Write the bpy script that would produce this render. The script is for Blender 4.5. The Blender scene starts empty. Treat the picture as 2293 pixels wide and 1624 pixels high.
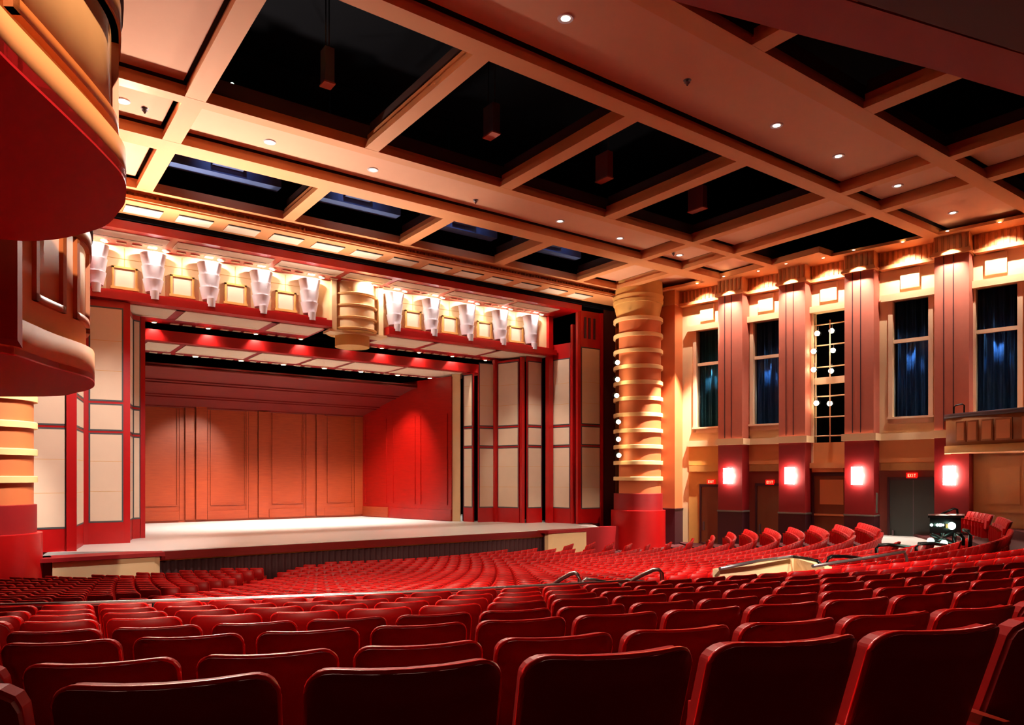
import bpy, math, random
random.seed(7)
COL = bpy.context.scene.collection
SC = bpy.context.scene
# ---------------------------------------------------------------- camera geometry (frame 2293 x 1624)
FPX, PCX, HOR = 1631.0, 1146.5, 1070.0
SN, CS = math.sin(math.radians(36)), math.cos(math.radians(36))
def ray(u, v):
    a = (u-PCX)/FPX
    return (SN+a*CS, CS-a*SN, (HOR-v)/FPX)
def at_depth(u, v, z):
    r = ray(u, v); return (r[0]*z, r[1]*z, r[2]*z)
def at_y(u, v, y):
    r = ray(u, v); t = y/r[1]; return (r[0]*t, y, r[2]*t)
def at_z(u, v, z):
    r = ray(u, v); t = z/r[2]; return (r[0]*t, r[1]*t, z)
def proj(x, y, z):
    d = SN*x+CS*y; return (PCX+FPX*(CS*x-SN*y)/d, HOR-FPX*z/d, d)
cam = bpy.data.cameras.new('camera'); cam.sensor_width = 36; cam.lens = FPX/2293*36
cam.shift_y = (HOR-812)/2293; cam.clip_end = 300; cam.clip_start = .05
co = bpy.data.objects.new('camera', cam); COL.objects.link(co)
co.rotation_euler = (math.pi/2, 0, -math.radians(36)); SC.camera = co

# ---------------------------------------------------------------- materials
def lin(c): return tuple((x/12.92 if x <= .04045 else ((x+.055)/1.055)**2.4) for x in c)
def mat(name, rgb, rough=.6, metal=0, emit=0, ecol=None, noise=0, scale=6, stretch=None, dark=None, spec=.5, bump=0):
    m = bpy.data.materials.new(name); m.use_nodes = True
    n = m.node_tree.nodes; b = n['Principled BSDF']; L = m.node_tree.links
    c = lin(rgb)+(1,)
    b.inputs['Base Color'].default_value = c
    b.inputs['Roughness'].default_value = rough
    b.inputs['Metallic'].default_value = metal
    b.inputs['Specular IOR Level'].default_value = spec
    if emit:
        b.inputs['Emission Color'].default_value = lin(ecol or rgb)+(1,)
        b.inputs['Emission Strength'].default_value = emit
    if noise:
        tc = n.new('ShaderNodeTexCoord'); mp = n.new('ShaderNodeMapping'); nz = n.new('ShaderNodeTexNoise')
        mx = n.new('ShaderNodeMix'); mx.data_type = 'RGBA'
        L.new(tc.outputs['Object'], mp.inputs['Vector']); L.new(mp.outputs['Vector'], nz.inputs['Vector'])
        if stretch: mp.inputs['Scale'].default_value = stretch
        nz.inputs['Scale'].default_value = scale; nz.inputs['Detail'].default_value = 4
        d = lin(dark) if dark else tuple(x*(1-noise) for x in c[:3])
        mx.inputs[6].default_value = c; mx.inputs[7].default_value = tuple(d)+(1,)
        L.new(nz.outputs['Fac'], mx.inputs[0]); L.new(mx.outputs[2], b.inputs['Base Color'])
        if bump:
            bp = n.new('ShaderNodeBump'); bp.inputs['Strength'].default_value = bump; bp.inputs['Distance'].default_value = .01
            L.new(nz.outputs['Fac'], bp.inputs['Height']); L.new(bp.outputs['Normal'], b.inputs['Normal'])
    return m
M = {
 'cream': mat('cream_plaster', (.90,.76,.58), .75, noise=.08, scale=3),
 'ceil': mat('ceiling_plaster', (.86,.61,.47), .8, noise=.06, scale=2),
 'beam': mat('tan_beam_plaster', (.84,.54,.32), .7, noise=.06, scale=2),
 'flute': mat('brown_fluted_wood', (.66,.40,.18), .6, noise=.2, scale=4),
 'gap': mat('dark_grey_gap', (.28,.26,.27), .8),
 'void': mat('black_void', (.035,.03,.045), .95, spec=.1),
 'red': mat('red_lacquer', (.70,.02,.03), .38, noise=.15, scale=3),
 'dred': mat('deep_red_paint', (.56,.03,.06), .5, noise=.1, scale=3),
 'brown': mat('red_brown_wall', (.52,.22,.16), .6, noise=.15, scale=3),
 'wain': mat('plum_wainscot', (.24,.07,.11), .5, noise=.1, scale=4),
 'teal': mat('grey_green_trim', (.42,.42,.38), .4),
 'pink': mat('rose_pilaster', (.74,.38,.29), .75, noise=.12, scale=5),
 'peach': mat('peach_column', (.82,.44,.24), .65, noise=.08, scale=3),
 'ring': mat('cream_ring', (.93,.76,.52), .6),
 'gold': mat('golden_plaster', (.84,.62,.32), .65, noise=.1, scale=4),
 'panel': mat('cream_fabric_panel', (.85,.75,.65), .85, noise=.10, scale=1.6),
 'edge': mat('slate_panel_edge', (.26,.27,.28), .5),
 'white': mat('white_glass_urn', (.86,.83,.86), .45),
 'tile': mat('white_ceiling_tile', (.90,.80,.70), .8),
 'wood': mat('cherry_wood', (.66,.27,.11), .38, noise=.5, scale=2.2, stretch=(.6,.6,6), dark=(.50,.14,.05)),
 'woodc': mat('dark_cherry_wood', (.46,.08,.06), .35, noise=.4, scale=2, stretch=(.5,4,4)),
 'woodr': mat('red_cherry_wood', (.64,.06,.03), .3, noise=.4, scale=2, stretch=(.6,.6,5)),
 'deck': mat('pale_stage_deck', (.86,.84,.82), .3, noise=.1, scale=.6, stretch=(.5,3,1)),
 'carpet': mat('dark_red_carpet', (.33,.04,.05), .9, noise=.3, scale=20),
 'seatred': mat('red_velvet', (.80,.015,.012), .6, noise=.2, scale=40, spec=.2),
 'seatback': mat('red_seat_back', (.58,.02,.028), .5, noise=.15, scale=12, spec=.25),
 'pipe': mat('red_piping', (.95,.03,.02), .3),
 'arm': mat('red_brown_arm_cap', (.62,.16,.10), .25),
 'black': mat('black_steel', (.05,.05,.06), .35, metal=.6),
 'chrome': mat('brushed_steel_rail', (.70,.66,.66), .28, metal=.9),
 'curtain': mat('blue_curtain', (.12,.36,.60), .7, noise=.85, scale=3, stretch=(4,4,.4)),
 'tealcurtain': mat('teal_curtain', (.10,.45,.50), .7, noise=.85, scale=3, stretch=(4,4,.4)),
 'frame': mat('cream_window_frame', (.88,.74,.60), .5),
 'pleat': mat('dark_red_drape', (.22,.03,.06), .8),
 'doorg': mat('grey_green_door', (.20,.22,.20), .5, noise=.1, scale=3),
 'doorw': mat('brown_wood_door', (.50,.27,.15), .45, noise=.2, scale=3, stretch=(1,1,.2)),
 'glow': mat('warm_lamp', (1,.93,.75), .5, emit=14),
 'glow2': mat('warm_disc', (1,.95,.85), .5, emit=2.2),
 'sconce': mat('sconce_glass', (1,.92,.80), .5, emit=14, ecol=(1,.95,.88)),
 'exit': mat('exit_red', (.8,.04,.03), .5, emit=.55, ecol=(1,.05,.03)),
 'exitl': mat('exit_letters', (1,.6,.4), .5, emit=1.2, ecol=(1,.55,.4)),
 'bluew': mat('blue_grey_duct', (.30,.36,.55), .6, noise=.5, scale=1.2),
 'cool': mat('cool_tube', (.9,.95,1), .5, emit=2.5),
 'green': mat('green_lamp', (.75,1,.88), .5, emit=5),
 'metal': mat('grey_metal', (.45,.40,.42), .4, metal=.6),
 'glass': None,
 'lowred': mat('dusky_red_pilaster', (.50,.03,.05), .5, noise=.1),
 'rearshade': mat('plum_brown_ceiling_shade', (.36,.17,.16), .8),  # dark plum puts the shade of the unlit rear ceiling into its colour
 'bandshade': mat('brick_ceiling_shade', (.62,.22,.20), .8),  # band colour darkened too, with the dimness of that corner mixed in
 'boxtan': mat('tan_balcony_plaster', (.84,.60,.38), .7, noise=.08),
 'frameo': mat('orange_oak_frame', (.72,.38,.17), .5, noise=.15),
 'boxred': mat('crimson_soffit_paint', (.80,.04,.09), .6),
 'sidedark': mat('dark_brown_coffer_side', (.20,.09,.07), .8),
}
gm = bpy.data.materials.new('dark_window_glass'); gm.use_nodes = True
gb = gm.node_tree.nodes['Principled BSDF']; gb.inputs['Base Color'].default_value = (.8,.85,.9,1)
gb.inputs['Transmission Weight'].default_value = 1; gb.inputs['Roughness'].default_value = .02; gb.inputs['IOR'].default_value = 1.1
M['glass'] = gm

# ---------------------------------------------------------------- mesh builder
class MB:
    def __init__(s, xf=None): s.V=[]; s.F=[]; s.S=[]; s.mi=[]; s.xf=xf; s.cur=0
    def v(s, p):
        s.V.append(s.xf(*p) if s.xf else tuple(p)); return len(s.V)-1
    def f(s, ids, sm=False): s.F.append(tuple(ids)); s.S.append(sm); s.mi.append(s.cur)
    def box(s, x0,x1,y0,y1,z0,z1):
        if x0>x1: x0,x1=x1,x0
        if y0>y1: y0,y1=y1,y0
        if z0>z1: z0,z1=z1,z0
        i=[s.v((x,y,z)) for z in (z0,z1) for y in (y0,y1) for x in (x0,x1)]
        for q in ((0,2,3,1),(4,5,7,6),(0,1,5,4),(2,6,7,3),(0,4,6,2),(1,3,7,5)): s.f([i[k] for k in q])
        return s
    def prism(s, poly, z0, z1):
        a=[s.v((x,y,z0)) for x,y in poly]; b=[s.v((x,y,z1)) for x,y in poly]; n=len(poly)
        s.f(a[::-1]); s.f(b)
        for k in range(n): s.f((a[k],a[(k+1)%n],b[(k+1)%n],b[k]))
        return s
    def hexa(s, P):   # 8 points: bottom 4 ring, top 4 ring
        i=[s.v(p) for p in P]
        for q in ((3,2,1,0),(4,5,6,7),(0,1,5,4),(1,2,6,5),(2,3,7,6),(3,0,4,7)): s.f([i[k] for k in q])
        return s
    def wallstrip(s, path, z0, z1, t):   # thickened vertical strip along a plan path, t to the left side
        n=len(path); N=[]
        for k in range(n):
            a=path[max(0,k-1)]; b=path[min(n-1,k+1)]; dx,dy=b[0]-a[0],b[1]-a[1]; l=math.hypot(dx,dy) or 1
            N.append((-dy/l,dx/l))
        o=[(p[0]+t*N[k][0],p[1]+t*N[k][1]) for k,p in enumerate(path)]
        A=[[s.v((p[0],p[1],z)) for p in path] for z in (z0,z1)]; B=[[s.v((p[0],p[1],z)) for p in o] for z in (z0,z1)]
        sm = n>4
        for k in range(n-1):
            s.f((A[0][k],A[0][k+1],A[1][k+1],A[1][k]),sm); s.f((B[0][k+1],B[0][k],B[1][k],B[1][k+1]),sm)
            s.f((A[1][k],A[1][k+1],B[1][k+1],B[1][k])); s.f((B[0][k],B[0][k+1],A[0][k+1],A[0][k]))
        s.f((A[0][0],A[1][0],B[1][0],B[0][0])); s.f((A[0][-1],B[0][-1],B[1][-1],A[1][-1]))
        return s
    def lathe(s, prof, cx=0, cy=0, n=48, a0=0, a1=360):
        full = abs(a1-a0-360)<1e-6; m = n if full else n+1
        ang=[math.radians(a0+(a1-a0)*k/n) for k in range(m)]
        for (r0,z0),(r1,z1) in zip(prof,prof[1:]):
            A=[s.v((cx+r0*math.cos(a),cy+r0*math.sin(a),z0)) for a in ang]; B=[s.v((cx+r1*math.cos(a),cy+r1*math.sin(a),z1)) for a in ang]
            for k in range(n):
                j=(k+1)%m; s.f((A[k],A[j],B[j],B[k]),True)
        return s
    def disc(s, cx,cy,z,r,n=20,up=False):
        c=[s.v((cx+r*math.cos(2*math.pi*k/n),cy+r*math.sin(2*math.pi*k/n),z)) for k in range(n)]
        s.f(c if up else c[::-1]); return s
    def tube(s, pts, r, n=8, cap=True):
        rings=[]
        for k,p in enumerate(pts):
            a=pts[max(0,k-1)]; b=pts[min(len(pts)-1,k+1)]
            t=[b[i]-a[i] for i in range(3)]; l=math.sqrt(sum(x*x for x in t)) or 1; t=[x/l for x in t]
            h=(0,0,1) if abs(t[2])<.9 else (1,0,0)
            e=(t[1]*h[2]-t[2]*h[1], t[2]*h[0]-t[0]*h[2], t[0]*h[1]-t[1]*h[0]); l=math.sqrt(sum(x*x for x in e)); e=[x/l for x in e]
            g=(t[1]*e[2]-t[2]*e[1], t[2]*e[0]-t[0]*e[2], t[0]*e[1]-t[1]*e[0])
            rings.append([s.v(tuple(p[i]+r*(math.cos(2*math.pi*j/n)*e[i]+math.sin(2*math.pi*j/n)*g[i]) for i in range(3))) for j in range(n)])
        for A,B in zip(rings,rings[1:]):
            for j in range(n): s.f((A[j],A[(j+1)%n],B[(j+1)%n],B[j]),True)
        if cap: s.f(rings[0][::-1]); s.f(rings[-1])
        return s
    def sphere(s, c, r, n=10):
        prof=[(max(1e-4,r*math.cos(t)),c[2]+r*math.sin(t)) for t in [math.pi*(k/n-.5) for k in range(n+1)]]
        return s.lathe(prof,c[0],c[1],n+4)
    def mesh(s, name, mats):
        me=bpy.data.meshes.new(name); me.from_pydata(s.V,[],s.F)
        for m in (mats if isinstance(mats,(list,tuple)) else [mats]): me.materials.append(m)
        me.polygons.foreach_set('use_smooth', s.S)
        me.polygons.foreach_set('material_index', s.mi)
        me.update(); return me
    def build(s, name, mats, parent=None):
        me=s.mesh(name, mats)
        o=bpy.data.objects.new(name, me); COL.objects.link(o)
        if parent:
            o.parent=parent; o.matrix_parent_inverse=parent_inv(parent)
        return o
def split_boxes(m, name, mt, parent):
    for k in range(0,len(m.V),8):
        q=MB(); q.V=m.V[k:k+8]; f0=k//8*6
        for f in m.F[f0:f0+6]: q.f([i-k for i in f])
        q.build(name,mt,parent)
def parent_inv(p):
    from mathutils import Matrix
    return Matrix.Translation([-q for q in p.location])
def empty(name, loc=(0,0,0)):
    o=bpy.data.objects.new(name,None); COL.objects.link(o); o.location=loc; o.empty_display_size=.2; return o
def tag(o,label,cat,group=None,kind=None):
    o['label']=label; o['category']=cat
    if group: o['group']=group
    if kind: o['kind']=kind
    return o
def struct(o): o['kind']='structure'; return o
ORD=['zeroth','first','second','third','fourth','fifth','sixth','seventh','eighth','ninth','tenth','eleventh','twelfth','thirteenth','fourteenth','fifteenth','sixteenth','seventeenth','eighteenth','nineteenth']
def ordw(n):
    if n<20: return ORD[n]
    t=['','','twenty','thirty','forty','fifty','sixty'][n//10]
    if n%10==0: return t[:-1]+'ieth'
    return t+'-'+ORD[n%10]
def light(kind, loc, power, color=(1,.78,.5), size=.1, target=None, angle=60, blend=.5, name='lamp'):
    l=bpy.data.lights.new(name,kind); l.energy=power; l.color=color
    if kind=='SPOT': l.spot_size=math.radians(angle); l.spot_blend=blend; l.shadow_soft_size=size
    elif kind=='POINT': l.shadow_soft_size=size
    elif kind=='AREA': l.size=size
    o=bpy.data.objects.new(name,l); COL.objects.link(o); o.location=loc
    if target:
        from mathutils import Vector
        o.rotation_euler=(Vector(target)-Vector(loc)).to_track_quat('-Z','Y').to_euler()
    return o
WARM=(1,.84,.64); HOT=(1,.91,.80)

# ---------------------------------------------------------------- bowl of the hall
CX0, CY0 = 16.0, 40.0
HP=[(9,3.52),(14,3.42),(18,3.28),(24,2.72),(30,2.02),(33,1.62),(34.41,1.36),(35.4,1.25),(36.35,1.13),(37.3,1.01),(38.3,.89),(39.26,.76),(40.23,.64),(41.2,.47),(50,-.9)]
def htop(R):
    if R<=HP[0][0]: return HP[0][1]
    for (a,b),(c,d) in zip(HP,HP[1:]):
        if R<=c: return b+(d-b)*(R-a)/(c-a)
    return HP[-1][1]
def floor_z(R): return -(htop(R)+.95)
def wall_x(y): return 34.1+(30.6-y)*.1914
def lwall_x(y): return 32.6-wall_x(y)

def make_floor():
    m=MB(); rows=[]
    Rs=[4.0]+[x for x in ROWR_SORT]; angs=[math.radians(a) for a in range(-88,89,2)]
    def P(R,t,z):
        x=CX0+R*math.sin(t); y=CY0-R*math.cos(t); y=min(y,31.6); x=max(min(x,wall_x(y)+.3),lwall_x(y)-.3); return (x,y,z)
    prev=None
    for R in Rs:
        z=floor_z(R+.3)
        ring=[m.v(P(R-.55,t,z)) for t in angs]
        if prev:
            step=[m.v(P(R-.55,t,pz)) for t in angs]
            for k in range(len(angs)-1):
                m.f((prev[k],prev[k+1],step[k+1],step[k])); m.f((step[k],step[k+1],ring[k+1],ring[k]))
        prev=ring; pz=z
    return struct(m.build('floor',M['carpet']))
NEARR=[41.2,40.23,39.26]+[38.3-.97*k for k in range(5)]
FARR=[32.3-1.0*k for k in range(23)]
ROWR=NEARR+FARR
ROWR_SORT=sorted(ROWR+[42.3,43.4,44.5,46,48])
make_floor()

# ---------------------------------------------------------------- seats
W2=.245
def shell(m, y0, y1, z0, ztop, rad, nx=12, nz=6, w=W2, sag=.075):
    """curved upright slab; y0 rear face, y1 front face offsets"""
    xs=[]
    ca=[w-rad+rad*math.sin(math.radians(a)) for a in ((30,60,90) if nx<8 else (18,36,54,72,82,90))]
    xs=[-c for c in ca[::-1]]+[-(w-rad)+2*(w-rad)*k/4 for k in range(5)]+ca
    nx=len(xs)-1
    def zt(x):
        d=abs(x)-(w-rad)
        return ztop if d<=0 else ztop-rad+math.sqrt(max(0,rad*rad-d*d))
    def lean(z): return .10-(z-.42)*.36
    G={}
    for side,off in ((0,y0),(1,y1)):
        for i,x in enumerate(xs):
            for j in range(nz+1):
                z=z0+(zt(x)-z0)*j/nz
                G[side,i,j]=m.v((x, off+lean(z)+sag*(x/w)**2, z))
    for i in range(nx):
        for j in range(nz):
            m.f((G[0,i,j],G[0,i+1,j],G[0,i+1,j+1],G[0,i,j+1]),True)
            m.f((G[1,i+1,j],G[1,i,j],G[1,i,j+1],G[1,i+1,j+1]),True)
        m.f((G[0,i,nz],G[0,i+1,nz],G[1,i+1,nz],G[1,i,nz])); m.f((G[0,i+1,0],G[0,i,0],G[1,i,0],G[1,i+1,0]))
    for j in range(nz):
        m.f((G[0,0,j+1],G[1,0,j+1],G[1,0,j],G[0,0,j])); m.f((G[0,nx,j],G[1,nx,j],G[1,nx,j+1],G[0,nx,j+1]))
    return m
def rim_points(y, z0, ztop, rad, w=W2, sag=.075):
    pts=[]
    for k in range(4): pts.append((-w, z0+(ztop-rad-z0)*k/4))
    for k in range(7):
        a=math.pi-k/6*math.pi/2; pts.append((-w+rad+rad*math.cos(a), ztop-rad+rad*math.sin(a)))
    for k in range(1,6): pts.append((-w+rad+(2*w-2*rad)*k/6, ztop))
    for k in range(7):
        a=math.pi/2-k/6*math.pi/2; pts.append((w-rad+rad*math.cos(a), ztop-rad+rad*math.sin(a)))
    for k in range(1,5): pts.append((w, ztop-rad-(ztop-rad-z0)*k/4))
    return [(x, y+.10-(z-.42)*.36+sag*(x/w)**2, z) for x,z in pts]
def seat_parts():
    P=[]
    P.append(('back_panel', shell(MB(),-.022,.0,.36,.945,.06).mesh('back_panel',M['seatback'])))
    P.append(('backrest', shell(MB(),.0,.055,.40,.942,.06).mesh('backrest',M['seatred'])))
    P.append(('piping', MB().tube(rim_points(-.004,.38,.943,.062),.011,6).mesh('piping',M['pipe'])))
    s=MB()   # tipped-up cushion
    s.hexa([(-.22,.13,.40),(.22,.13,.40),(.22,.21,.38),(-.22,.21,.38),(-.21,.10,.72),(.21,.10,.72),(.21,.19,.72),(-.21,.19,.72)])
    P.append(('cushion', s.mesh('cushion',M['seatred'])))
    a=MB()
    a.box(.262,.298,-.02,.33,.585,.62); P.append(('armrest', a.mesh('armrest',M['arm'])))
    l=MB(); l.box(.262,.298,.02,.30,.0,.585); P.append(('side_panel', l.mesh('side_panel',M['seatred'])))
    b=MB(); b.box(-.262,.262,.10,.16,.34,.38); P.append(('cross_bar', b.mesh('cross_bar',M['black'])))
    return P
def low_seat():
    m=MB()
    m.cur=1; shell(m,-.022,.0,.36,.945,.06,nx=6,nz=2)
    m.cur=0; shell(m,.0,.05,.40,.955,.06,nx=6,nz=2,w=.247)
    m.hexa([(-.22,.13,.40),(.22,.13,.40),(.22,.21,.38),(-.22,.21,.38),(-.21,.10,.72),(.21,.10,.72),(.21,.19,.72),(-.21,.19,.72)])
    m.box(.262,.298,.02,.30,.0,.585); m.cur=2; m.box(.262,.298,-.02,.33,.585,.62)
    return m
def place_seats():
    spots=[]
    aisles=[(-29.5,.62),(29.5,.62),(-1.0,.0)]
    for ri,R in enumerate(ROWR):
        pitch=.56 if ri<8 else .555
        dth=pitch/R
        ph={0:math.radians(-21.53),1:math.radians(-21.305),2:math.radians(-21.12)}.get(ri, math.radians(-21.2)+(dth/2 if ri%2 else 0))
        z=floor_z(R); zs=z
        k0=int((math.radians(-86)-ph)/dth); k1=int((math.radians(86)-ph)/dth)
        for k in range(k0,k1+1):
            t=ph+k*dth; x=CX0+R*math.sin(t); y=CY0-R*math.cos(t)
            if y>28.6: continue
            if x>wall_x(y)-1.5 or x<max(lwall_x(y)+1.2,-1.5): continue
            if math.hypot(x-.12,y-31)<2.6 or math.hypot(x-31.9,y-31)<2.9: continue
            if x>26.5 and y>24.5: continue
            if ri>=8:
                if any(abs(t-math.radians(a))*R<w for a,w in aisles): continue
                if 28.6<R<31.5 and t>math.radians(17): continue
                if R>31.0 and 9.0<x<13.2: continue
            else:
                if x>29: continue
            if t>math.radians(60) and False: continue
            zz=zs+(.22 if (R>31 and t>math.radians(22) and ri>=8) else 0)
            if x<-3: continue
            d=SN*x+CS*y
            if d<.9: continue
            u,v,_=proj(x,y,zz+.95)
            if u<-420 or u>2750: continue
            spots.append((d,ri,k,x,y,zz,t,u,v))
    vis=[s for s in spots if -40<s[7]<2330 and s[8]<1690]
    vis.sort(); near=vis[:300]; ids=set((s[1],s[2]) for s in near)
    parts=seat_parts(); first=None
    rows={}
    for s in near: rows.setdefault(s[1],[]).append(s)
    for ri in sorted(rows):
        rs=sorted(rows[ri], key=lambda s:s[7])
        for i,(d,_,k,x,y,z,t,u,v) in enumerate(rs):
            o=bpy.data.objects.new('theatre_seat',None); COL.objects.link(o); o.empty_display_size=.2
            o.location=(x,y,z); o.rotation_euler=(0,0,t)
            where='the row nearest the camera' if ri==0 else 'the %s row from the camera'%ordw(ri+1)
            tag(o,'red theatre seat, %s from the left in %s'%(ordw(i+1),where),'seat','red theatre seats in the curved rows')
            for n,me in parts:
                c=bpy.data.objects.new(n,me); COL.objects.link(c); c.parent=o
    low=low_seat(); m=MB()
    for s in spots:
        if (s[1],s[2]) in ids: continue
        x,y,z,t=s[3:7]; b=len(m.V); c,sn=math.cos(t),math.sin(t)
        m.V.extend((x+px*c-py*sn, y+px*sn+py*c, z+pz) for px,py,pz in low.V)
        m.F.extend(tuple(b+i for i in f) for f in low.F); m.S.extend(low.S); m.mi.extend(low.mi)
    o=m.build('distant_theatre_seats',[M['seatred'],M['seatback'],M['arm']])
    tag(o,'mass of smaller red theatre seats curving away towards the stage and side wall','seats',kind='stuff')
    print('SEATS', len(spots), 'visible', len(vis), 'farthest single', near[-1][0])
place_seats()

# ---------------------------------------------------------------- ceiling
ZC=11.2
ceil=MB()
YB=[(23.4,26.3),(12.2,15.6)]
XL,XR=-7.5,39
def panel(x0,x1,y0,y1,z=11.62): ceil.box(x0,x1,y0,y1,z,z+.12)
panel(5.42,27.26,23.44,26.24); panel(5.42,27.26,12.24,15.54)
for y0,y1 in ((27.3,31.2),(23.5,26.2),(16.3,22.85),(12.3,15.5),(0,11.5)):
    panel(2.46,4.75,y0-.04,y1+.04); panel(27.8,30.35,y0-.04,y1+.04)
    panel(XL,1.8,y0,y1)
panel(31.0,XR,27.3,31.2); panel(31.0,XR,23.5,26.2); panel(31.0,XR,12.3,15.5)
struct(ceil.build('ceiling',M['ceil']))
CE=bpy.data.objects['ceiling']
g=MB(); g.box(XL,XR,23.2,26.5,11.8,11.9); g.box(XL,XR,12,15.8,11.8,11.9); g.box(XL,5.2,0,31.5,11.8,11.9); g.box(27.5,30.7,0,31.5,11.8,11.9); g.box(30.7,XR,27,31.5,11.8,11.9)
g.build('shadow_gap',M['gap'],CE)
def beam_y(x0,x1,y0,y1,top=12.5,step=.14):
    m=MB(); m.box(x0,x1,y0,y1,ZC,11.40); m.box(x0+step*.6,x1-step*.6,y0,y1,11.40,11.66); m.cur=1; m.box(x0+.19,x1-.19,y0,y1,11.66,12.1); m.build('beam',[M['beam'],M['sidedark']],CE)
def beam_x(y0,y1,x0,x1,top=12.5,step=.14):
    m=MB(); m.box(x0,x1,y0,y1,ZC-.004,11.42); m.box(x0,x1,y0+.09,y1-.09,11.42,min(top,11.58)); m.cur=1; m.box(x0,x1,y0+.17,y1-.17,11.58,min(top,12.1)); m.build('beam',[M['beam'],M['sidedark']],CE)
for x0,x1 in ((1.85,2.4),(4.8,5.38),(27.3,27.75),(30.4,30.9)): beam_y(x0,x1,-4,31.4)
for x0,x1 in ((10.5,11.0),(16.1,16.65),(21.6,22.2)):
    beam_y(x0,x1,27.2,31.4); beam_y(x0,x1,16.2,22.95); beam_y(x0,x1,-2,11.6)
beam_x(26.3,27.2,XL,XR); beam_x(22.95,23.4,XL,XR); beam_x(15.6,16.2,XL,XR); beam_x(11.6,12.2,XL,XR)
beam_x(31.3,31.9,XL,XR,11.6)
# soffit strip beside the side wall
m=MB(); m.prism([(wall_x(y)-1.35,y) for y in (0,31.4)]+[(wall_x(y)+.4,y) for y in (31.4,0)],11.2,11.34); m.box(33.6,34.9,20.3,30,11.198,11.5); m.build('side_soffit',M['beam'],CE)
# lower rear ceiling with its oblique front edge
m=MB(); m.prism([(-7,17.5),(12.6,11.7),(16.05,10.75),(20.96,9.35),(25.4,8.25),(32,6.4),(39,4.4),(39,3.3),(32,5.0),(20.0,8.2),(-7,15.4)],11.16,11.6); m.build('rear_soffit_band',M['bandshade'],CE)
m=MB(); m.prism([(-7,15.0),(20.0,7.95),(32,4.75),(39,2.95),(39,-5),(-7,-5)],11.0,11.3); m.build('rear_soffit',M['rearshade'],CE)
# dark plenum above the open coffers
m=MB(); m.box(-8,40,-6,33,18,18.2); m.box(-8,40,32.9,33.1,11.9,18); m.box(-8.2,-8,-6,33,11.9,18); m.box(39.6,39.8,-6,33,11.9,18); m.box(-8,40,-6.2,-6,11,18)
struct(m.build('ceiling_plenum',M['void']))
# ceiling discs
k=0
for (X,Y,desc) in [(3.5,25.2,'front'),(8.03,25.3,'front'),(11.9,25.3,'front'),(21.14,25.4,'front'),(25.0,25.5,'front'),(29.4,25.6,'front'),(11.92,14.1,'rear'),(21.17,14.3,'rear'),(25.0,14.35,'rear'),(29.44,14.42,'rear'),(34.4,14.47,'rear')]:
    z=11.62
    o=empty('ceiling_downlight',(X,Y,z)); k+=1
    n=[3.5,8.03,11.9,21.14,25.0,29.4].index(X)+1 if desc=='front' else [11.92,21.17,25.0,29.44,34.4].index(X)+1
    tag(o,'round white downlight, %s from the left in the %s flat ceiling bay'%(ordw(n),'stage-side' if desc=='front' else 'dim red rear'),'downlight','round downlights in the flat ceiling bays')
    m=MB(); m.lathe([(.10,z-.005),(.19,z-.03),(.21,z-.001)],X,Y,24); m.build('trim_ring',M['white'],o)
    m=MB(); m.disc(X,Y,z-.012,.12); m.build('lens',M['glow2'],o)
# sprinkler heads
for (u,v,z,l) in [(324,243,11.62,'in the cream ceiling square by the balcony'),(1065,448,11.62,'in the long ceiling bay between beams'),(1539,180,11.62,'in the red rear ceiling bay'),(1508,566,11.62,'in the small ceiling bay near the right column')]:
    X,Y,z=at_z(u,v,z); o=MB().lathe([(.02,z-.16),(.05,z-.10),(.09,z-.07),(.03,z-.02),(.12,z)],X,Y,14).build('sprinkler_head',M['metal'])
    tag(o,'small grey sprinkler head '+l,'sprinkler')
# hanging panels within the coffers
for i,(u,v0,v1,w,l) in enumerate([(723,108,185,24,'leftmost big coffer'),(1093,235,300,32,'second big coffer'),(1347,343,400,33,'third big coffer'),(1557,420,468,35,'fourth big coffer')]):
    z0=12.3; X,Y,_=at_z(u,v1,z0); d=proj(X,Y,z0)[2]; h=(v1-v0)*d/FPX; ww=w*d/FPX
    o=empty('hanging_speaker',(X,Y,z0)); tag(o,'narrow hanging cabinet up inside the %s of the ceiling'%l,'speaker','cabinets hung inside the big ceiling coffers')
    c,s_=CS,-SN
    xf=lambda a,b,zz,X=X,Y=Y: (X+a*.0+b*1.0, Y+a, zz)
    m=MB(xf); m.box(-ww*.6,ww*.6,0,.3,z0,z0+h); m.build('cabinet',M['metal'] if i<2 else M['brown'],o)
    m=MB(xf)
    for q in (-1,1): m.tube([(q*ww*.4,.15,z0+h),(q*ww*.4,.15,18)],.02,6)
    m.build('hanger',M['black'],o)
    m=MB(xf); m.box(-ww*.62,ww*.62,-.03,.33,z0-.05,z0); m.build('base_rail',M['pink'],o)
# work lights in the big coffers
for (u,v,l) in [(520,190,'near the corner of the leftmost big coffer'),(1080,371,'in the corner of the second big coffer'),(1180,407,'in the corner of the third big coffer')]:
    X,Y,z=at_z(u,v,12.8); o=MB().sphere((X,Y,z),.07,8).build('work_light',M['green']); tag(o,'tiny greenish work light '+l,'lamp','tiny work lights in the big coffers')
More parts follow.
